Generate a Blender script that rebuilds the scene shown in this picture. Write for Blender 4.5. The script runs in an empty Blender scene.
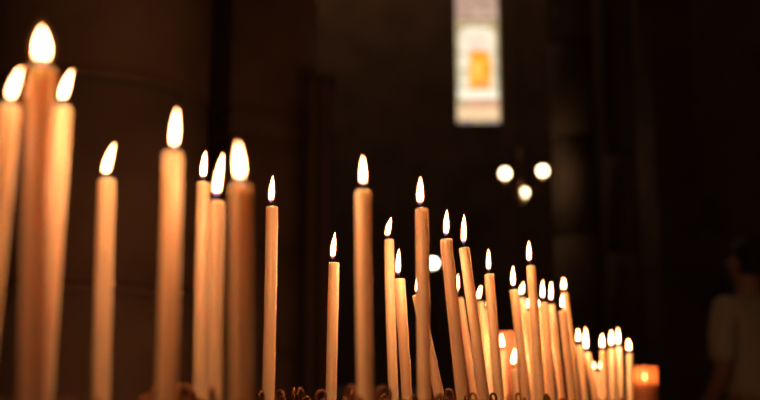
import bpy, bmesh, math, random
from mathutils import Vector, Matrix, Quaternion

SC = bpy.context.scene
COL = SC.collection
PI = math.pi

# ------------------------------------------------------------------ materials
def new_mat(name):
    m = bpy.data.materials.new(name); m.use_nodes = True
    nt = m.node_tree; nt.nodes.clear()
    out = nt.nodes.new('ShaderNodeOutputMaterial')
    return m, nt, out

def principled(name, col, rough=.5, metal=0., noise=0., nscale=8., bump=0., bscale=30., sss=0., sssr=(.01, .005, .002), coat=0.):
    m, nt, out = new_mat(name)
    b = nt.nodes.new('ShaderNodeBsdfPrincipled')
    b.inputs['Base Color'].default_value = (*col, 1)
    b.inputs['Roughness'].default_value = rough
    b.inputs['Metallic'].default_value = metal
    b.inputs['Coat Weight'].default_value = coat; b.inputs['Coat Roughness'].default_value = .18
    if sss:
        b.inputs['Subsurface Weight'].default_value = sss
        b.inputs['Subsurface Radius'].default_value = sssr
        b.inputs['Subsurface Scale'].default_value = 1.
    tc = nt.nodes.new('ShaderNodeTexCoord')
    if noise:
        n = nt.nodes.new('ShaderNodeTexNoise'); n.inputs['Scale'].default_value = nscale
        n.inputs['Detail'].default_value = 6
        r = nt.nodes.new('ShaderNodeValToRGB')
        r.color_ramp.elements[0].position = .3; r.color_ramp.elements[1].position = .7
        r.color_ramp.elements[0].color = (*[c*(1-noise) for c in col], 1)
        r.color_ramp.elements[1].color = (*[min(1, c*(1+noise)) for c in col], 1)
        nt.links.new(tc.outputs['Object'], n.inputs['Vector'])
        nt.links.new(n.outputs['Fac'], r.inputs['Fac'])
        nt.links.new(r.outputs['Color'], b.inputs['Base Color'])
    if bump:
        n2 = nt.nodes.new('ShaderNodeTexNoise'); n2.inputs['Scale'].default_value = bscale
        n2.inputs['Detail'].default_value = 5
        bp = nt.nodes.new('ShaderNodeBump'); bp.inputs['Strength'].default_value = bump
        bp.inputs['Distance'].default_value = .01
        nt.links.new(tc.outputs['Object'], n2.inputs['Vector'])
        nt.links.new(n2.outputs['Fac'], bp.inputs['Height'])
        nt.links.new(bp.outputs['Normal'], b.inputs['Normal'])
    nt.links.new(b.outputs[0], out.inputs['Surface'])
    return m

def emissive(name, col, strength, vary=0., vscale=20.):
    m, nt, out = new_mat(name)
    e = nt.nodes.new('ShaderNodeEmission')
    e.inputs['Color'].default_value = (*col, 1); e.inputs['Strength'].default_value = strength
    if vary:
        tc = nt.nodes.new('ShaderNodeTexCoord')
        v = nt.nodes.new('ShaderNodeTexVoronoi'); v.inputs['Scale'].default_value = vscale
        mx = nt.nodes.new('ShaderNodeMix'); mx.data_type = 'RGBA'; mx.blend_type = 'MULTIPLY'
        mx.inputs[0].default_value = vary
        mx.inputs[6].default_value = (*col, 1)
        nt.links.new(tc.outputs['Object'], v.inputs['Vector'])
        bw = nt.nodes.new('ShaderNodeRGBToBW'); ml = nt.nodes.new('ShaderNodeMath'); ml.operation = 'MULTIPLY'; ml.inputs[1].default_value = 1.5
        nt.links.new(v.outputs['Color'], bw.inputs[0]); nt.links.new(bw.outputs[0], ml.inputs[0]); nt.links.new(ml.outputs[0], mx.inputs[7])
        nt.links.new(mx.outputs[2], e.inputs['Color'])
    nt.links.new(e.outputs[0], out.inputs['Surface'])
    return m

FLAME_CORE = 125.0
def flame_material():
    # a flame really is bluish and faint at its foot and yellow-white above
    m, nt, out = new_mat('flame_fire')
    tc = nt.nodes.new('ShaderNodeTexCoord')
    sx = nt.nodes.new('ShaderNodeSeparateXYZ')
    r = nt.nodes.new('ShaderNodeValToRGB')
    el = r.color_ramp.elements
    el[0].position = 0.; el[0].color = (.0004, .0003, .0010, 1)
    el[1].position = 1.; el[1].color = (1, .36, .135, 1)
    for p, c in ((.06, (.0012, .0006, .0016, 1)), (.11, (.012, .005, .003, 1)), (.17, (.3, .12, .04, 1)), (.28, (1, .37, .145, 1)), (.8, (1, .36, .14, 1))):
        k = el.new(p); k.color = c
    e = nt.nodes.new('ShaderNodeEmission'); e.inputs['Strength'].default_value = FLAME_CORE
    nt.links.new(tc.outputs['Generated'], sx.inputs[0])
    nt.links.new(sx.outputs['Z'], r.inputs['Fac'])
    nt.links.new(r.outputs['Color'], e.inputs['Color'])
    nt.links.new(e.outputs[0], out.inputs['Surface'])
    return m

def halo_material():  # faint glowing shell around each flame, imitating lens bloom
    m, nt, out = new_mat('flame_halo_glow')
    e = nt.nodes.new('ShaderNodeEmission')
    e.inputs['Color'].default_value = (1, .27, .05, 1); e.inputs['Strength'].default_value = 16.
    nt.links.new(e.outputs[0], out.inputs['Volume'])
    return m

def amber_glass_material():
    m, nt, out = new_mat('amber_glass')
    t = nt.nodes.new('ShaderNodeBsdfTransparent'); t.inputs['Color'].default_value = (.85, .64, .45, 1)
    tr = nt.nodes.new('ShaderNodeBsdfTranslucent'); tr.inputs['Color'].default_value = (.36, .23, .14, 1)
    g = nt.nodes.new('ShaderNodeBsdfPrincipled'); g.inputs['Base Color'].default_value = (.4, .22, .12, 1)
    g.inputs['Roughness'].default_value = .25
    a = nt.nodes.new('ShaderNodeMixShader'); a.inputs[0].default_value = .45
    b = nt.nodes.new('ShaderNodeMixShader'); b.inputs[0].default_value = .3
    nt.links.new(t.outputs[0], a.inputs[1]); nt.links.new(tr.outputs[0], a.inputs[2])
    nt.links.new(a.outputs[0], b.inputs[1]); nt.links.new(g.outputs[0], b.inputs[2])
    nt.links.new(b.outputs[0], out.inputs['Surface'])
    return m

M = {
    'wax': principled('cream_wax', (.96, .73, .55), .36, noise=.03, nscale=60, sss=.9, sssr=(.022, .013, .0075), coat=.35),
    'wax_pale': principled('dull_wax', (.36, .16, .09), .5, sss=.3, sssr=(.01, .004, .002)),
    'wick': principled('charred_wick', (.012, .010, .012), .9),
    'flame': flame_material(), 'halo': halo_material(), 'amber': amber_glass_material(),
    'brass': principled('brass_wire', (.36, .19, .10), .38, metal=1., noise=.15, nscale=200),
    'iron': principled('dark_iron', (.06, .05, .045), .5, metal=.8, noise=.3, nscale=40),
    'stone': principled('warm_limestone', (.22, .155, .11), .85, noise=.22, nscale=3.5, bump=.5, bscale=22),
    'stone_dark': principled('dark_stone', (.13, .085, .06), .9, noise=.3, nscale=2.5, bump=.4, bscale=15),  # darker mottled stone for walls and far columns
    'floor': principled('worn_floor_stone', (.17, .13, .10), .6, noise=.25, nscale=2.),
    'wood': principled('dark_oak', (.10, .05, .028), .5, noise=.3, nscale=9.),
    'lead': principled('window_lead', (.03, .03, .03), .6),
    'skin': principled('skin', (.45, .26, .19), .55, sss=.1, sssr=(.01, .004, .002)),
    'hair': principled('dark_hair', (.02, .013, .01), .6, bump=.6, bscale=120),
    'shirt': principled('pale_shirt_cloth', (.62, .56, .46), .85, bump=.3, bscale=30),
    'trousers': principled('dark_trouser_cloth', (.04, .04, .05), .9),
    'shoe': principled('dark_leather', (.03, .02, .015), .5),
    'cloth': principled('grey_linen', (.42, .38, .33), .9, bump=.2),
    'bulb': emissive('lit_bulb', (1, .66, .34), 6.),
    'bulb_white': emissive('lit_globe', (1, .80, .56), 6.),
}

# ------------------------------------------------------------------ helpers
def tag(o, label=None, cat=None, group=None, kind=None):
    if label: o['label'] = label
    if cat: o['category'] = cat
    if group: o['group'] = group
    if kind: o['kind'] = kind
    return o

def empty(name, loc=(0, 0, 0), label=None, cat=None, group=None, rz=0):
    o = bpy.data.objects.new(name, None); COL.objects.link(o)
    o.empty_display_size = .05
    o.location = loc; o.rotation_euler = (0, 0, rz)
    return tag(o, label, cat, group)

def obj(name, bm, mat, parent=None, smooth=True, loc=None):
    bmesh.ops.recalc_face_normals(bm, faces=bm.faces)
    me = bpy.data.meshes.new(name); bm.to_mesh(me); bm.free()
    if smooth:
        for p in me.polygons: p.use_smooth = True
    me.materials.append(mat)
    o = bpy.data.objects.new(name, me); COL.objects.link(o)
    if parent: o.parent = parent
    if loc: o.location = loc
    return o

def add_box(bm, c, s, rz=0., bev=0.):
    r = bmesh.ops.create_cube(bm, size=1)
    vs = r['verts']
    bmesh.ops.scale(bm, vec=s, verts=vs)
    if bev:
        es = list({e for v in vs for e in v.link_edges})
        q = bmesh.ops.bevel(bm, geom=es, offset=bev, segments=2, affect='EDGES', profile=.5)
        vs = list({v for f in q['faces'] for v in f.verts} | {v for v in vs if v.is_valid})
    bmesh.ops.rotate(bm, cent=(0, 0, 0), matrix=Matrix.Rotation(rz, 3, 'Z'), verts=vs)
    bmesh.ops.translate(bm, vec=c, verts=vs)

def sweep(bm, pts, radii, n=16, caps=True, start_up=None):
    """a tube through pts; radii may be numbers or functions of the angle"""
    pts = [Vector(p) for p in pts]
    rings = []
    ref = Vector((1, 0, 0)) if start_up is None else Vector(start_up)
    for i, p in enumerate(pts):
        a = pts[max(0, i-1)]; b = pts[min(len(pts)-1, i+1)]
        t = (b-a).normalized() if (b-a).length > 1e-9 else Vector((0, 0, 1))
        x = ref - t*ref.dot(t)
        if x.length < 1e-4: x = Vector((0, 1, 0)) - t*t.y
        x.normalize(); y = t.cross(x); ref = x
        r = radii[i]
        ring = []
        for k in range(n):
            an = 2*PI*k/n
            rr = r(an) if callable(r) else r
            ring.append(bm.verts.new(p + x*(rr*math.cos(an)) + y*(rr*math.sin(an))))
        rings.append(ring)
    for a, b in zip(rings, rings[1:]):
        for k in range(n):
            bm.faces.new((a[k], a[(k+1) % n], b[(k+1) % n], b[k]))
    if caps:
        bm.faces.new(rings[0][::-1]); bm.faces.new(rings[-1])
    return rings

def lathe(bm, prof, n=32, c=(0, 0, 0)):
    c = Vector(c); rings = []
    for r, z in prof:
        if r < 1e-6: rings.append([bm.verts.new(c + Vector((0, 0, z)))])
        else: rings.append([bm.verts.new(c + Vector((r*math.cos(2*PI*k/n), r*math.sin(2*PI*k/n), z))) for k in range(n)])
    for a, b in zip(rings, rings[1:]):
        for k in range(n):
            k2 = (k+1) % n
            if len(a) == 1 and len(b) == 1: continue
            if len(a) == 1: bm.faces.new((a[0], b[k2], b[k]))
            elif len(b) == 1: bm.faces.new((a[k], a[k2], b[0]))
            else: bm.faces.new((a[k], a[k2], b[k2], b[k]))

def bez(p0, p1, p2, t):
    return p0*(1-t)**2 + p1*(2*t*(1-t)) + p2*t*t

def interp(tab, t):
    for (a, va), (b, vb) in zip(tab, tab[1:]):
        if t <= b: return va + (vb-va)*(t-a)/(b-a)
    return tab[-1][1]

# ------------------------------------------------------------------ candles
# foot (mm), rim centre (mm), diameter, flame foot and flame tip relative to the rim, flame width, description
CANDLES = [
    ((-320.0, 470.0, 953.0), (-316.0, 470.0, 1170.0), 14.0, (0.0, 0.0, 2.0), (1.0, 0.0, 34.0), 8.0,  # out of view, added as extra light on the nearest candles
     'lit candle at the near left end of the rack, unseen, added to light the nearest candles'),
    ((-227.3, 606.1, 953.0), (-220.4, 606.1, 1175.2), 12.1, (-0.2, 0.0, 2.7), (5.1, 0.0, 22.8), 3.9,
     'wax candle at the far left picture edge, leaning strongly right, its flame blown right'),
    ((-186.0, 586.6, 953.0), (-196.5, 586.6, 1191.9), 16.1, (0.1, 0.0, 3.2), (-1.2, 0.0, 24.7), 8.2,
     'thickest and tallest-looking candle, closest at far left, with a wide blurred egg-shaped flame'),
    ((-213.4, 678.5, 953.0), (-211.3, 678.5, 1194.8), 12.3, (-0.9, 0.0, 3.7), (4.6, 0.0, 25.4), 4.2,
     'candle directly right of the thickest candle and partly behind it, leaning right'),
    ((-195.9, 760.0, 953.0), (-201.1, 760.0, 1163.2), 12.6, (-1.6, 0.0, 2.5), (4.2, 0.0, 26.7), 4.6,
     'lone candle with right-bent flame just right of the far left trio'),
    ((-132.8, 668.3, 953.0), (-134.4, 668.3, 1161.5), 12.3, (0.2, 0.0, 2.2), (1.2, 0.0, 28.6), 4.3,
     'tall candle in front of the round stone column edge, fifth from the left'),
    ((-160.6, 963.2, 953.0), (-164.7, 963.2, 1204.0), 13.1, (-0.6, 0.0, 3.1), (0.9, 0.0, 29.3), 5.0,
     'slim candle with small flame, left and rear one of a tight trio'),
    ((-130.1, 852.9, 953.0), (-134.2, 852.9, 1164.6), 12.8, (-0.9, 0.0, 3.6), (3.8, 0.0, 39.7), 6.2,
     'lowest candle of the tight trio, in the middle, with a long flame bent right'),
    ((-80.1, 628.4, 953.0), (-84.6, 628.4, 1131.8), 12.2, (-0.7, 0.0, 2.1), (-2.5, 0.0, 25.7), 5.0,
     'thick blurred candle at the right of the tight trio, with a broad flame'),
    ((-121.2, 1161.2, 953.0), (-120.9, 1161.2, 1218.2), 13.7, (-1.2, 0.0, 4.0), (0.4, 0.0, 35.0), 5.9,
     'slim solitary candle before the square stone pier, right of the tight trio'),
    ((-61.5, 1333.1, 953.0), (-58.5, 1333.1, 1178.0), 13.9, (-1.9, 0.0, 4.5), (1.0, 0.0, 38.3), 6.0,
     'low slim solitary candle standing left of the tall straight middle candle'),
    ((-10.2, 851.1, 953.0), (-14.0, 851.1, 1173.5), 12.8, (-0.0, 0.0, 3.6), (-0.1, 0.0, 28.7), 4.6,
     'tall straight candle in the middle of the picture, higher than its neighbours'),
    ((20.6, 1460.3, 953.0), (12.6, 1460.3, 1227.4), 13.5, (-2.8, 0.0, 3.5), (2.9, 0.0, 30.5), 6.3,
     'slim candle right of the tall middle candle, with flame bent slightly right'),
    ((36.7, 1337.0, 953.0), (24.8, 1337.0, 1158.0), 13.8, (-1.9, 0.0, 4.5), (-0.5, 0.0, 38.2), 5.7,
     'short candle tucked between a slim candle and the tall lumpy-edged one'),
    ((43.3, 1037.2, 953.0), (42.0, 1037.2, 1192.9), 13.3, (-2.0, 0.0, 3.6), (-1.3, 0.0, 31.8), 5.6,
     'tall candle with lumpy edges just left of the round blurred lamp'),
    ((83.8, 1300.0, 953.0), (45.7, 1300.0, 1133.8), 12.9, (-1.2, 0.0, 1.9), (0.1, 0.0, 20.9), 2.6,
     'steeply slanting candle whose top hides behind the tall lumpy-edged candle'),
    ((95.1, 1168.1, 953.0), (73.9, 1168.1, 1182.5), 13.7, (0.0, 0.0, 3.4), (1.5, 0.0, 33.1), 5.5,
     'tall left-leaning candle just right of the round blurred lamp'),
    ((137.3, 1354.1, 953.0), (108.9, 1354.1, 1200.4), 13.8, (-0.6, 0.0, 4.6), (0.7, 0.0, 43.1), 6.0,
     'left-leaning candle, right one of the two tall slanted neighbours'),
    ((162.3, 1750.0, 953.0), (132.0, 1750.0, 1175.2), 12.0, (-3.2, 0.0, 9.1), (-2.0, 0.0, 38.3), 2.6,
     'thin candle seen in the gap between the two tall slanted candles'),
    ((166.9, 1469.5, 953.0), (152.6, 1469.5, 1180.0), 13.5, (-0.6, 0.0, 4.2), (-0.0, 0.0, 35.2), 5.2,
     'sharp slim candle right of the two tall slanted ones, with a pointed upright flame'),
    ((202.4, 1930.0, 953.0), (182.9, 1930.0, 1185.9), 11.1, (-2.7, 0.0, 4.6), (2.4, 0.0, 28.8), 4.7,
     'small thin candle with tilted flame directly left of the sharp slim candle'),
    ((215.6, 1980.0, 953.0), (201.5, 1980.0, 1175.7), 10.3, (0.1, 0.0, 4.7), (1.4, 0.0, 25.6), 2.2,
     'thin candle almost hidden behind the sharp slim candle'),
    ((220.1, 1585.0, 953.0), (201.8, 1585.0, 1170.7), 13.5, (-1.4, 0.0, 3.8), (-0.7, 0.0, 35.2), 5.4,
     'slim candle with its own small upright flame directly left of the right cluster'),
    ((277.6, 1900.0, 953.0), (255.9, 1900.0, 1190.2), 11.3, (-1.7, 0.0, 4.5), (3.4, 0.0, 26.6), 6.6,
     'thin candle with stubby tilted flame between two taller candles'),
    ((231.9, 1530.0, 953.0), (220.4, 1530.0, 1199.9), 13.1, (-2.8, 0.0, 5.1), (-2.0, 0.0, 35.9), 5.9,
     'tallest candle of the dense right cluster'),
    ((265.7, 1800.0, 953.0), (250.4, 1800.0, 1156.3), 11.2, (1.0, 0.0, 4.3), (2.3, 0.0, 21.9), 2.2,
     'thin candle behind and left of the tallest candle of the dense right cluster'),
    ((307.0, 1950.0, 953.0), (292.5, 1950.0, 1171.2), 11.2, (-0.8, 0.0, 4.6), (0.2, 0.0, 19.7), 2.7,
     'thin candle peeping out right behind the tallest candle of the right cluster'),
    ((289.9, 1790.0, 953.0), (277.4, 1790.0, 1170.7), 12.6, (-1.5, 0.0, 5.9), (-0.6, 0.0, 37.3), 5.2,
     'left candle of two twins of equal height in the right cluster'),
    ((314.5, 1830.0, 953.0), (297.3, 1830.0, 1171.0), 12.8, (-0.7, 0.0, 6.1), (0.4, 0.0, 39.7), 5.2,
     'right candle of two twins of equal height in the right cluster'),
    ((356.4, 1930.0, 953.0), (338.1, 1930.0, 1202.4), 12.5, (-1.7, 0.0, 4.6), (-0.9, 0.0, 27.0), 7.3,
     'rear candle of two whose flames stand one above the other'),
    ((304.9, 1681.0, 953.0), (289.5, 1681.0, 1147.6), 12.9, (0.1, 0.0, 4.0), (1.6, 0.0, 25.6), 5.6,
     'front candle of two whose flames stand one above the other'),
    ((388.8, 2011.6, 953.0), (375.5, 2011.6, 1110.5), 12.1, (-0.7, 0.0, 6.6), (0.2, 0.0, 31.2), 6.4,
     'left candle of a close pair whose flames touch, below the stacked flames'),
    ((416.3, 2041.7, 953.0), (397.0, 2041.7, 1098.8), 12.0, (-1.7, 0.0, 4.8), (-1.1, 0.0, 46.9), 7.5,
     'right candle of a close pair whose flames touch, with an elongated flame'),
    ((461.7, 2205.0, 953.0), (441.7, 2205.0, 1067.9), 10.7, (0.2, 0.0, 5.1), (0.7, 0.0, 19.2), 2.7,
     'very low candle half hidden, left one of two small blurred flames'),
    ((478.3, 2250.0, 953.0), (464.4, 2250.0, 1069.3), 10.9, (-0.8, 0.0, 5.2), (-0.3, 0.0, 19.5), 2.7,
     'very low candle half hidden, right one of two small blurred flames'),
    ((424.9, 2013.4, 953.0), (421.9, 2013.4, 1101.2), 12.1, (-1.7, 0.0, 4.7), (-0.6, 0.0, 31.2), 7.4,
     'candle with a separate rounded flame left of the low twin flames'),
    ((458.4, 2105.0, 953.0), (456.6, 2105.0, 1109.7), 11.8, (0.6, 0.0, 4.9), (2.5, 0.0, 36.4), 6.3,
     'left one of twin candles with touching flames in the far group'),
    ((481.2, 2150.0, 953.0), (482.1, 2150.0, 1116.1), 11.9, (-0.9, 0.0, 3.0), (0.6, 0.0, 37.1), 6.3,
     'right one of twin candles with touching flames in the far group'),
    ((490.2, 2100.0, 953.0), (492.0, 2100.0, 1099.7), 11.7, (-0.8, 0.0, 4.9), (-1.7, 0.0, 28.4), 8.3,
     'last slim candle at the right end of the row, flame bent left'),
    ((229.2, 1950.0, 953.0), (223.5, 1950.0, 1098.0), 11.9, (0.1, 0.0, 4.5), (-0.2, 0.0, 30.4), 6.4,
     'low candle whose flame shows in the gap right of the sharp slim candle'),
    ((240.0, 1850.0, 953.0), (232.2, 1850.0, 1062.1), 11.8, (-1.6, 0.0, 6.0), (2.6, 0.0, 34.0), 6.6,
     'low candle with right-tilted flame in the gap before the thick unlit candle'),
    ((267.0, 2150.0, 953.0), (254.8, 2150.0, 1032.5), 9.9, (0.1, 0.0, 4.9), (0.6, 0.0, 24.7), 4.9,
     'lowest candle of all, its small round flame deep in the gap between taller candles'),
]
EMPTY_HOLDERS = [(-.095, 1.19), (-.075, 1.10), (-.030, 1.22), (.015, 1.25), (.063, 1.19), (.075, 1.45), (-.165, .86), (-.155, .78)]

FLAME_PROFILE = [(0, .28), (.05, .58), (.12, .82), (.22, .96), (.34, 1.), (.46, .97), (.58, .86), (.70, .69), (.80, .49), (.89, .28), (.95, .13), (1, .01)]

def flame_mesh(foot, tip, w, grow=1., n=16, steps=18):
    bm = bmesh.new()
    L = (tip-foot).length
    ctrl = foot + (tip-foot)*.45 + Vector((-(tip-foot).x*.18, 0, L*.06))
    ext = (grow-1)*w*.8
    up = (tip-foot).normalized()
    f2 = foot - up*ext*.2; t2 = tip + up*ext*1.2
    pts, rad = [], []
    for i in range(steps+1):
        t = i/steps
        pts.append(bez(f2, ctrl, t2, t)); rad.append(max(2e-4, interp(FLAME_PROFILE, t)*w*.5*grow))
    sweep(bm, pts, rad, n)
    return bm

def make_candle(k, foot, rim, D, ff, ft, fw, label):
    rnd = random.Random(round(foot[0]*7+foot[1]*3))
    foot = Vector(foot)/1000; rim = Vector(rim)/1000; ff = Vector(ff)/1000; ft = Vector(ft)/1000
    R = D/2000.; fw = fw/1000.
    root = empty('candle', foot, label, 'candle', 'lit votive candles on the rack')
    axis = rim-foot; H = axis.length
    bow = Vector((rnd.uniform(-1, 1), rnd.uniform(-1, 1), 0))*.0010
    lump = .075 if 'lumpy-edged' in label and 'tall' in label and 'behind' not in label and 'hides' not in label else .022
    ph = [rnd.uniform(0, 6.28) for _ in range(5)]
    bm = bmesh.new()
    N = 40
    zs = [i/N for i in range(N)] + [1-.0022/H, 1-.0010/H, 1-.0003/H]
    pts, rad = [], []
    for t in zs:
        p = axis*t + bow*math.sin(PI*t)
        base = 1.
        if t > 1-.0026/H:
            d = (1-t)*H
            base = 1 - .16*(1-d/.0022)**2 if d < .0022 else 1.
        def rf(an, t=t, base=base):
            w = 1 + lump*(.55*math.sin(2*an+ph[0]+9*t) * math.sin(14*t+ph[1]) + .45*math.sin(an+ph[2]) * math.sin(31*t+ph[3]))
            return R*base*w
        pts.append(p); rad.append(rf)
    u = axis.normalized()
    rings = sweep(bm, pts, rad, 24, caps=False)
    # the rim rolls over into a shallow pool of melted wax
    top = rings[-1]; prev = top
    for fr, dz in ((.72, -.0004), (.55, -.0014), (.25, -.0018)):
        cur = [bm.verts.new(axis + (v.co-axis)*fr/1. + u*dz) for v in top]
        for i in range(24): bm.faces.new((prev[i], prev[(i+1) % 24], cur[(i+1) % 24], cur[i]))
        prev = cur
    bm.faces.new(prev); bm.faces.new(rings[0][::-1])
    # now and then a run of wax down the side
    obj('wax_body', bm, M['wax'], root)
    # wick, bent a little towards the flame's lean
    bm = bmesh.new()
    w0 = axis - u*.0019; w1 = axis + u*.004; w2 = axis + Vector((ff.x+(.0016 if ft.x > 0 else -.0010), 0, max(.0075, ff.z+.0045)))
    sweep(bm, [bez(w0, w1, w2, i/6) for i in range(7)], [.00085]*6+[.0006], 8)
    obj('wick', bm, M['wick'], root)
    foot_f = axis + ff + Vector((0, 0, .0007))
    if foot_f.z < axis.z + .0022: foot_f.z = axis.z + .0022
    tip_f = axis + ft
    fl = obj('flame', flame_mesh(foot_f, tip_f, fw), M['flame'], root)
    obj('flame_halo', flame_mesh(foot_f, tip_f, fw, 1.7, 14, 14), M['halo'], fl)
    return root

for k, (a, b, D, ff, ft, fw, lab) in enumerate(CANDLES):
    make_candle(k, a, b, D, ff, ft, fw, lab)

# ------------------------------------------------------------------ the rack that carries them
TRAY_Z = .945
A_ = math.radians(-22.5)           # the rack runs away to the right
rack = empty('candle_rack', (.13, 1.36, 0), 'long dark metal candle rack with curled brass wire holders under all the candles', 'candle rack', rz=A_)
RINV = (Matrix.Translation((.13, 1.36, 0)) @ Matrix.Rotation(A_, 4, 'Z')).inverted()
W_, L_ = .50, 2.20
bm = bmesh.new(); add_box(bm, (0, 0, TRAY_Z-.006), (W_, L_, .008), bev=.002)
obj('tray', bm, M['iron'], rack, False)
for (cx, cy, sx, sy) in ((W_/2, 0, .012, L_+.024), (-W_/2, 0, .012, L_+.024), (0, L_/2+.004, W_-.012, .012), (0, -L_/2-.004, W_-.012, .012)):
    bm = bmesh.new(); add_box(bm, (cx, cy, TRAY_Z), (sx, sy, .03), bev=.003)
    obj('tray_edge', bm, M['iron'], rack, False)
for sx in (-1, 1):
    for sy in (-1, 1):
        bm = bmesh.new()
        x, y = sx*(W_/2-.03), sy*(L_/2-.08)
        sweep(bm, [(x, y, 0), (x, y, .02), (x, y, .03), (x, y, TRAY_Z-.01)], [.03, .03, .014, .014], 16)
        obj('leg', bm, M['iron'], rack)
for sx in (-1, 1):
    bm = bmesh.new(); x = sx*(W_/2-.03)
    sweep(bm, [(x, -L_/2+.08, .25), (x, L_/2-.08, .25)], [.009, .009], 12)
    obj('stretcher', bm, M['iron'], rack)

def holder(x, y, lean, seed, tipz=1.025):
    """a cup with three wires that end in an outward curl"""
    rnd = random.Random(seed)
    p = RINV @ Vector((x, y, TRAY_Z))
    bm = bmesh.new()
    lathe(bm, [(0, -.002), (.0105, -.002), (.0105, .006), (.0095, .0065), (.0088, .006), (.0088, .001), (0, .001)], 20)
    cup = obj('holder', bm, M['brass'], rack, loc=p)
    a0 = rnd.uniform(0, 6.28)
    for i in range(3):
        an = a0 + i*2*PI/3 + rnd.uniform(-.3, .3)
        d = Vector((math.cos(an), math.sin(an), 0))
        h = tipz - TRAY_Z - rnd.uniform(.0, .016)
        ln = RINV.to_3x3() @ Vector(lean)
        pts = [d*.0100 + Vector((0, 0, .002))]
        for j in range(1, 6):
            z = h*j/6
            pts.append(d*.0098 + Vector((ln.x*z, ln.y*z, z)))
        c = pts[-1] + d*0.0054; r = 0.0054
        for j in range(1, 15):
            q = PI - j*PI*1.45/14
            rr = r*(1-.025*j)
            pts.append(c + d*(rr*math.cos(q)) + Vector((0, 0, rr*math.sin(q)*1.3)))
        bm = bmesh.new()
        sweep(bm, pts, [.0016]*(len(pts)-1)+[.0009], 8)
        obj('wire_prong', bm, M['brass'], cup)

for k, (a, b, D, ff, ft, fw, lab) in enumerate(CANDLES):
    ax = Vector(b)-Vector(a)
    holder(a[0]/1000, a[1]/1000, (ax.x/ax.z, ax.y/ax.z, 0), 500+k, 1.024 if a[1] > 800 else 1.011)
for k, (x, y) in enumerate(EMPTY_HOLDERS):
    holder(x, y, (0, 0, 0), 700+k)

# amber glass votive at the far end and the thick unlit candle
def glass_votive(x, y, label):
    root = empty('glass_votive', (x, y, TRAY_Z-.001), label, 'candle glass')
    H = 1.079-TRAY_Z
    bm = bmesh.new()
    lathe(bm, [(0, .0), (.022, 0), (.0235, .004), (.025, H*.5), (.0255, H-.002), (.0245, H), (.0235, H-.002), (.0225, H*.5), (.020, .006), (0, .006)], 40)
    obj('glass_cup', bm, M['amber'], root)
    bm = bmesh.new()
    lathe(bm, [(0, .0065), (.0185, .0065), (.0185, H*.735), (.017, H*.755), (.004, H*.74), (0, H*.74)], 32)
    obj('wax_body', bm, M['wax'], root)
    bm = bmesh.new(); z = H*.74
    sweep(bm, [(-.003, -.004, z-.001), (-.003, -.004, z+.004), (-.003, -.004, z+.009)], [.0008]*3, 8)
    obj('wick', bm, M['wick'], root)
    fl = obj('flame', flame_mesh(Vector((-.003, -.004, z+.005)), Vector((-.003, -.004, z+.022)), .007), M['flame'], root)
glass_votive(.539, 2.17, 'amber glass votive glowing from a flame inside, at the far right end')

root = empty('pillar_candle', (.243, 2.035, TRAY_Z-.001), 'thick unlit reddish candle seen in the gap behind two low flames', 'candle')
H = 1.140-TRAY_Z
bm = bmesh.new()
lathe(bm, [(0, 0), (.0185, 0), (.019, .002), (.0188, H*.5), (.019, H-.003), (.0175, H), (.014, H-.002), (.004, H-.004), (0, H-.004)], 36)
obj('wax_body', bm, M['wax_pale'], root)
bm = bmesh.new(); sweep(bm, [(0, 0, H-.005), (0, 0, H+.001), (.0015, 0, H+.004)], [.0009]*3, 8)
obj('wick', bm, M['wick'], root)

# ------------------------------------------------------------------ church interior (structure)
def struct(name, bm, mat, smooth=False, loc=None):
    return tag(obj(name, bm, mat, None, smooth, loc), kind='structure')

X0, X1, Y0, Y1, ZC = -6., 7., -3., 13., 9.
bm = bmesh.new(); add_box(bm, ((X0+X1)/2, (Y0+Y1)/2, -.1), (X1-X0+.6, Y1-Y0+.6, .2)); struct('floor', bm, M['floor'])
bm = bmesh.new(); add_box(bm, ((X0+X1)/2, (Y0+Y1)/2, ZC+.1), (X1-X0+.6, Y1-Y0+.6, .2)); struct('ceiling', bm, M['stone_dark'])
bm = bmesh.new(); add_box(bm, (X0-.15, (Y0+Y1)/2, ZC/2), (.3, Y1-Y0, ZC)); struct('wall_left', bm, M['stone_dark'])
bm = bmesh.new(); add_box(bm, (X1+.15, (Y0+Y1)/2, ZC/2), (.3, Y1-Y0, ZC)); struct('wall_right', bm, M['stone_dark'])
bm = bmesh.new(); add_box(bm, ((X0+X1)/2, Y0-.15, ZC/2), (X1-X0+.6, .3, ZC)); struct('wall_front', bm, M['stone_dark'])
# back wall with an arched opening
WX0, WX1, WZ0, WZ1 = .905, 1.432, 4.255, 6.9
wc = (WX0+WX1)/2; wr = (WX1-WX0)/2
bm = bmesh.new()
yb0, yb1 = 12.0, 12.4
outer = [(X0, 0), (WX0, 0), (wc, 0), (WX1, 0), (X1, 0)]
def slab(poly):
    f0 = [bm.verts.new((x, yb0, z)) for x, z in poly]; f1 = [bm.verts.new((x, yb1, z)) for x, z in poly]
    bm.faces.new(f0); bm.faces.new(f1[::-1])
    for i in range(len(poly)):
        j = (i+1) % len(poly); bm.faces.new((f0[i], f1[i], f1[j], f0[j]))
slab([(X0, 0), (WX0, 0), (WX0, ZC), (X0, ZC)])
slab([(WX1, 0), (X1, 0), (X1, ZC), (WX1, ZC)])
slab([(WX0, 0), (WX1, 0), (WX1, WZ0), (WX0, WZ0)])
arc = [(wc + wr*math.cos(a), WZ1-wr + wr*math.sin(a)) for a in [PI*i/16 for i in range(17)]]
slab([(WX1, WZ1-wr)] + arc[1:-1] + [(WX0, WZ1-wr), (WX0, ZC), (WX1, ZC)])
struct('wall_back', bm, M['stone_dark'])

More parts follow.
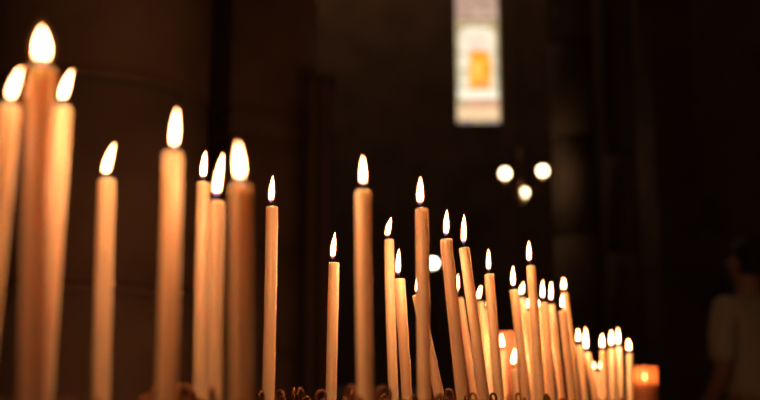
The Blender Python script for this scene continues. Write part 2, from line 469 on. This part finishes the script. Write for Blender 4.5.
# stained glass
win = empty('window_1', (wc, 12.15, WZ0)); win['kind'] = 'structure'
def pane(name, poly, key, col, st, dy=0., vary=.15, vs=14):
    bm = bmesh.new()
    a = [bm.verts.new((x, dy, z)) for x, z in poly]; b = [bm.verts.new((x, dy+.008, z)) for x, z in poly]
    bm.faces.new(a); bm.faces.new(b[::-1])
    for i in range(len(poly)):
        j = (i+1) % len(poly); bm.faces.new((a[i], b[i], b[j], a[j]))
    if key not in M: M[key] = emissive(key, col, st*.42, vary, vs)
    return obj(name, bm, M[key], win, False)
Hh = WZ1-WZ0
def px(y): return (128-y)/51*.56        # height above the sill from the rows of the window pattern
full = [(-wr, 0), (wr, 0), (wr, Hh-wr)] + [(wr*math.cos(PI*i/16), Hh-wr+wr*math.sin(PI*i/16)) for i in range(1, 16)] + [(-wr, Hh-wr)]
pane('border_glass', full, 'glass_border', (.72, .54, .28), .8, .03, .35, 22)
pane('tan_panel', [(-.24, px(121)), (.25, px(121)), (.25, px(106)), (-.24, px(106))], 'glass_tan', (.95, .64, .36), .95, .02)
pane('red_band', [(-.14, px(104.5)), (.27, px(104.5)), (.27, px(99)), (-.14, px(99))], 'glass_red', (.90, .40, .25), .9, .015)
pane('white_band', [(-.23, px(98)), (.24, px(98)), (.24, px(86)), (-.23, px(86))], 'glass_white', (1., .90, .68), 1., .01, .15)
niche = [(-.21, px(86)), (.22, px(86)), (.22, px(25))] + [(.2*math.cos(PI*i/12)*1.05, px(25)+.14*math.sin(PI*i/12)) for i in range(1, 12)] + [(-.21, px(25))]
pane('niche_glass', niche, 'glass_niche', (1., .86, .64), .92, .018, .2, 18)
pane('rose_glass', [(-.05, px(50)), (.12, px(48)), (.15, px(38)), (.10, px(27)), (0, px(22)), (-.08, px(30)), (-.09, px(42))], 'glass_rose', (1., .68, .52), 1.0, .008, .1)
pane('orange_robe', [(-.095, px(87)), (.155, px(86)), (.18, px(60)), (.145, px(43)), (-.075, px(41)), (-.10, px(64))], 'glass_orange', (1., .36, .03), 1.15, .005, .12, 16)
pane('yellow_glass', [(-.05, px(72)), (.05, px(72)), (.05, px(58)), (-.05, px(56))], 'glass_yellow', (1., .55, .10), 1.15, .002, .1)
pane('green_glass', [(-.17, px(74)), (-.12, px(74)), (-.12, px(60)), (-.16, px(62))], 'glass_green', (.62, .68, .34), .9, .004, .1)
pane('purple_glass', [(.02, px(82)), (.10, px(81)), (.10, px(77)), (.03, px(78))], 'glass_purple', (.55, .34, .36), .6, 0., .2)
for i, (x, z, c) in enumerate(((-.20, 125, (.45, .30, .42)), (-.10, 124, (.35, .22, .40)), (.02, 124, (.62, .66, .34)), (.12, 124, (.55, .42, .52)), (.22, 125, (.45, .34, .44)), (-.255, 60, (.55, .62, .34)), (-.255, 84, (.60, .46, .40)), (.262, 70, (.46, .56, .30)), (-.25, 40, (.5, .42, .2)), (.262, 40, (.56, .48, .22)))):
    pane('coloured_glass', [(x-.028, px(z+3)), (x+.028, px(z+3)), (x+.028, px(z-3)), (x-.028, px(z-3))], 'glass_bit_%d' % i, c, .75, .001, .1)
pane('top_glass', [(-.25, px(7)), (.25, px(7)), (.25, px(-30)), (-.25, px(-30))], 'glass_top', (.72, .46, .34), .75, .02, .3)
bm = bmesh.new()
for z in (px(122), px(105.5), px(98.5), px(86), px(66), px(46), px(14), px(6), px(-12), px(-30)):
    add_box(bm, (0, -.006, z), (2*wr, .008, .008))
for x in (-.255, .26):
    add_box(bm, (x, -.006, Hh*.45), (.007, .008, Hh*.9))
obj('lead_bars', bm, M['lead'], win, False)

# round drum column, square pier, shafts and the far columns
def drums(name, x, y, r, joints, mat, z1=ZC, n=64):
    bm = bmesh.new(); prof = [(0, 0), (r*1.35, 0), (r*1.35, .25), (r*1.15, .32), (r*1.1, .4), (r, .46)]
    for j in joints: prof += [(r, j-.022), (r-.016, j-.012), (r-.016, j+.012), (r, j+.022)]
    prof += [(r, z1), (0, z1)]
    lathe(bm, prof, n)
    o = struct(name, bm, mat, True, (x, y, 0))
    for p in o.data.polygons: p.use_smooth = abs(p.normal.z) < .5
    return o
drums('column', -.90, 3.25, .35, [.9, 1.32, 1.94, 2.50, 3.05, 3.6, 4.2, 4.8], M['stone'])
bm = bmesh.new()
def pier(cx, cy, sx, sy, rz, joints, mat, name='pier', z1=ZC):
    bm = bmesh.new(); zz = [0]+joints+[z1]
    for a, b in zip(zz, zz[1:]):
        add_box(bm, (cx, cy, (a+b)/2), (sx, sy, b-a-.03), rz, .01)
    add_box(bm, (cx, cy, z1/2), (sx-.03, sy-.03, z1-.01), rz)
    return struct(name, bm, mat)
pier(-.545, 4.42, .40, .40, math.radians(32), [.7, 1.2, 1.62, 2.06, 2.19, 2.75, 3.3, 3.9, 4.5, 5.2], M['stone'])
for x in (-.275, -.22):
    bm = bmesh.new()
    lathe(bm, [(0, 0), (.045, 0), (.045, .2), (.025, .23), (.025, 2.22), (.034, 2.25), (.036, 2.32), (0, 2.32)], 24)
    struct('shaft', bm, M['stone_dark'], True, (x, 4.15, 0))
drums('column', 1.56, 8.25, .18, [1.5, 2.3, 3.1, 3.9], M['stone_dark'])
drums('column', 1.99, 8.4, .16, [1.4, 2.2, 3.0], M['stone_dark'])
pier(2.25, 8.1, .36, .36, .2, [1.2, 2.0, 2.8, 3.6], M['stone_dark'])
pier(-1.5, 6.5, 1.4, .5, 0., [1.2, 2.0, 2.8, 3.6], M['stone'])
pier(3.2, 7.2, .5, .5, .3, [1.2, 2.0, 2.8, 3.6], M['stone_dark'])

# grey draped altar far away at the foot of the picture
bm = bmesh.new()
t = empty('altar', (.06, 9.2, 0), 'dim grey draped altar far behind the middle candles', 'altar')
add_box(bm, (0, 0, .55), (.86, .5, 1.10), 0, .01); obj('altar_block', bm, M['stone'], t, False)
bm = bmesh.new(); add_box(bm, (0, 0, 1.12), (.95, .6, .035), 0, .01)
add_box(bm, (0, -.305, .98), (.95, .012, .28), 0, .004); obj('altar_cloth', bm, M['cloth'], t, False)

# chandelier with three lit bulbs
ch = empty('chandelier', (1.11, 8.15, 2.655), 'brass chandelier carrying three round lit bulbs below the stained glass window', 'chandelier')
bm = bmesh.new()
lathe(bm, [(0, -.10), (.02, -.09), (.035, -.06), (.02, -.03), (.012, 0), (.03, .03), (.03, .06), (.01, .09), (.01, .35), (0, .35)], 20)
obj('hub', bm, M['brass'], ch)
bulbs = [(-.152, -.25, .085), (.137, -.25, .105), (.077, .40, .062)]
for (x, y, z) in bulbs:
    e = Vector((x, y, z-.059)); m = Vector((x*.55, y*.55, -.12))
    bm = bmesh.new(); sweep(bm, [bez(Vector((0, 0, 0)), m, e, i/10) for i in range(11)], [.006]*11, 8)
    arm = obj('arm', bm, M['brass'], ch)
    bm = bmesh.new(); lathe(bm, [(0, -.006), (.028, 0), (.03, .004), (.012, .006), (.010, .028), (0, .028)], 16, e); obj('bulb_socket', bm, M['brass'], arm)
    bm = bmesh.new(); lathe(bm, [(0, .0275)]+[(.034*math.sin(PI*i/10), .062-.034*math.cos(PI*i/10)) for i in range(1, 10)]+[(0, .096)], 16, e); obj('bulb', bm, M['bulb'], arm)
bm = bmesh.new()
zc = .34; i = 0
while zc < ZC-2.66:
    L = [Vector((.012*math.cos(a) if i % 2 else 0, 0 if i % 2 else .012*math.cos(a), zc+.028*math.sin(a))) for a in [2*PI*j/10 for j in range(11)]]
    sweep(bm, L, [.003]*11, 5, False); zc += .05; i += 1
obj('chain', bm, M['iron'], ch)

# a standing lamp with one lit globe
sl = empty('standing_lamp', (.404, 8.0, 0), 'standing lamp with single round lit globe far behind the tall lumpy candle', 'lamp')
bm = bmesh.new(); lathe(bm, [(0, 0), (.16, 0), (.16, .02), (.05, .05), (.015, .09), (0, .09)], 28); obj('base', bm, M['iron'], sl)
bm = bmesh.new(); lathe(bm, [(0, .085), (.011, .085), (.011, 1.98), (.03, 2.0), (.03, 2.03), (0, 2.03)], 16); obj('pole', bm, M['iron'], sl)
bm = bmesh.new(); lathe(bm, [(0, 2.031)]+[(.033*math.sin(PI*i/12), 2.064-.033*math.cos(PI*i/12)) for i in range(1, 12)]+[(0, 2.097)], 20); obj('globe', bm, M['bulb_white'], sl)

# ------------------------------------------------------------------ the visitor at the right edge
def skin_mesh(name, verts, edges, radii, mat, parent, root=0, sub=2):
    me = bpy.data.meshes.new(name); me.from_pydata([Vector(v) for v in verts], edges, [])
    o = bpy.data.objects.new(name, me); COL.objects.link(o); o.parent = parent
    md = o.modifiers.new('Skin', 'SKIN'); md.use_smooth_shade = True
    for i, v in enumerate(me.skin_vertices[0].data):
        r = radii[i]; v.radius = r if isinstance(r, tuple) else (r, r); v.use_root = (i == root)
    s = o.modifiers.new('Sub', 'SUBSURF'); s.levels = sub; s.render_levels = sub
    dg = bpy.context.evaluated_depsgraph_get()
    ev = bpy.data.meshes.new_from_object(o.evaluated_get(dg))
    o.modifiers.clear(); o.data = ev; ev.materials.clear(); ev.materials.append(mat)
    for p in ev.polygons: p.use_smooth = True
    return o

per = empty('person', (1.75, 5.0, 0), 'person in a pale short sleeved shirt, dark haired, standing in shadow at the right edge', 'person', rz=math.radians(212))
# local frame: the person faces -Y, x to their left
V, E, R = [], [], []
def chain(start, pts, rs):
    prev = start
    for p, r in zip(pts, rs):
        V.append(p); R.append(r)
        if prev is not None: E.append((prev, len(V)-1))
        prev = len(V)-1
    return prev
pel = chain(None, [(0, 0, .95)], [(.150, .110)])
tor = chain(pel, [(0, .0, 1.08), (0, 0, 1.22), (0, .005, 1.34), (0, .01, 1.43)], [(.132, .100), (.145, .105), (.150, .105), (.085, .075)])
nk = chain(tor, [(0, .0, 1.50)], [.055])
hd = chain(nk, [(0, -.012, 1.575), (0, -.005, 1.635), (0, .0, 1.685)], [(.062, .072), (.074, .092), (.058, .075)])
chest = 3
for s in (-1, 1):
    sh = chain(chest, [(s*.175, .01, 1.40), (s*.225, .02, 1.30), (s*.245, .035, 1.13), (s*.235, -.05, 1.0), (s*.19, -.17, .95), (s*.180, -.215, .945)],
               [.062, .052, .042, .036, .026, .028])
    hand = sh
    # palm, then four fingers and a thumb, slightly curled
    pc = chain(hand, [(s*.170, -.255, .935)], [(.016, .032)])
    for fi, (dz, ln) in enumerate(((.027, .070), (.010, .078), (-.007, .072), (-.024, .056))):
        b = Vector((s*.170, -.262, .935+dz))
        chain(pc, [b, b+Vector((-s*.006, -ln*.45, -.004)), b+Vector((-s*.020, -ln*.78, -.012)), b+Vector((-s*.034, -ln*.95, -.020))], [.0095, .0088, .008, .007])
    b = Vector((s*.168, -.225, .962))
    chain(hand, [b, b+Vector((-s*.018, -.024, .016)), b+Vector((-s*.030, -.050, .018))], [.012, .010, .008])
    chain(pel, [(s*.095, 0, .86), (s*.105, .005, .68), (s*.105, -.005, .48), (s*.105, .015, .28), (s*.105, .02, .09), (s*.11, -.03, .05), (s*.115, -.12, .03)],
          [.092, .082, .058, .056, .038, .038, .028])
body = skin_mesh('body', V, E, R, M['skin'], per)
per.scale = (1.02, 1.02, 1.025)
# face details and ears
bm = bmesh.new()
sweep(bm, [(0, -.078, 1.632), (0, -.092, 1.612), (0, -.100, 1.600), (0, -.088, 1.592)], [.008, .010, .013, .008], 10); obj('nose', bm, M['skin'], per)
for s in (-1, 1):
    bm = bmesh.new(); bmesh.ops.create_uvsphere(bm, u_segments=14, v_segments=10, radius=.011); obj('eye', bm, M['shirt'], per, loc=(s*.030, -.083, 1.632))
    bm = bmesh.new(); bmesh.ops.create_uvsphere(bm, u_segments=14, v_segments=10, radius=.03); bmesh.ops.scale(bm, vec=(.35, .62, 1), verts=bm.verts); obj('ear', bm, M['skin'], per, loc=(s*.076, .002, 1.615))
bm = bmesh.new(); sweep(bm, [(-.024, -.078, 1.567), (0, -.086, 1.566), (.024, -.078, 1.567)], [.003, .006, .003], 8); obj('mouth', bm, principled('lips', (.35, .14, .11), .5), per)
# hair: a cap over the crown and the back of the head
bm = bmesh.new(); bmesh.ops.create_uvsphere(bm, u_segments=32, v_segments=20, radius=1)
for v in bm.verts:
    x, y, z = v.co
    low = -.75 if y > -.1 else .38
    z = max(z, low)
    v.co = Vector((x*.083, y*.102+.012, z*.105+1.643))
obj('hair', bm, M['hair'], per)
# shirt: torso and short sleeves
V, E, R = [], [], []
p0 = chain(None, [(0, .0, .93)], [(.168, .128)])
p1 = chain(p0, [(0, 0, 1.08), (0, 0, 1.22), (0, .005, 1.34), (0, .012, 1.45)], [(.152, .118), (.163, .122), (.165, .120), (.072, .068)])
for s in (-1, 1):
    chain(3, [(s*.178, .01, 1.405), (s*.228, .02, 1.30), (s*.247, .034, 1.145)], [.072, .066, .062])
skin_mesh('shirt', V, E, R, M['shirt'], per)
V, E, R = [], [], []
p0 = chain(None, [(0, 0, .96)], [(.160, .120)])
for s in (-1, 1):
    chain(0, [(s*.095, 0, .85), (s*.105, .005, .68), (s*.105, -.005, .48), (s*.105, .015, .28), (s*.105, .02, .07)], [.104, .094, .074, .070, .062])
skin_mesh('trousers', V, E, R, M['trousers'], per)
for s in (-1, 1):
    bm = bmesh.new()
    sweep(bm, [(s*.105, .07, .045), (s*.105, .02, .05), (s*.110, -.06, .042), (s*.115, -.13, .034), (s*.117, -.165, .026)], [.030, .046, .042, .036, .018], 14)
    for v in bm.verts: v.co.z = max(v.co.z, .002)
    obj('shoe', bm, M['shoe'], per)

# ------------------------------------------------------------------ light, camera, view
# unseen dim warm fill lights, added to lift background and near candles
for (x, y, z, e) in ((-1.5, -1.6, 4.5, 6.), (2.6, -1.2, 4.8, 7.), (-.5, 10., 7.5, 20.)):
    l = bpy.data.lights.new('fill_light', 'POINT'); l.energy = e; l.color = (1, .58, .32); l.shadow_soft_size = .12
    lo = bpy.data.objects.new('fill_light', l); COL.objects.link(lo); lo.location = (x, y, z)

w = bpy.data.worlds.new('church_air'); SC.world = w; w.use_nodes = True
bg = w.node_tree.nodes['Background']; bg.inputs[0].default_value = (.9, .75, .6, 1); bg.inputs[1].default_value = .0

cam = bpy.data.cameras.new('camera'); cam.lens = 50; cam.sensor_width = 36
cam.clip_start = .02; cam.clip_end = 100
cam.dof.use_dof = True; cam.dof.focus_distance = 1.28; cam.dof.aperture_fstop = 3.2
co = bpy.data.objects.new('camera', cam); COL.objects.link(co)
co.location = (0, 0, 1.0); co.rotation_euler = (PI/2 + math.atan(205/1055.), 0, 0)
SC.camera = co

SC.view_settings.view_transform = 'Standard'; SC.view_settings.look = 'None'
SC.view_settings.exposure = 1.52; SC.view_settings.gamma = 1.; SC.view_settings.use_curve_mapping = False
SC.cycles.use_denoising = True
SC.cycles.max_bounces = 8; SC.cycles.transparent_max_bounces = 24; SC.cycles.sample_clamp_indirect = 5.; SC.cycles.sample_clamp_direct = 8.
SC.cycles.use_adaptive_sampling = False
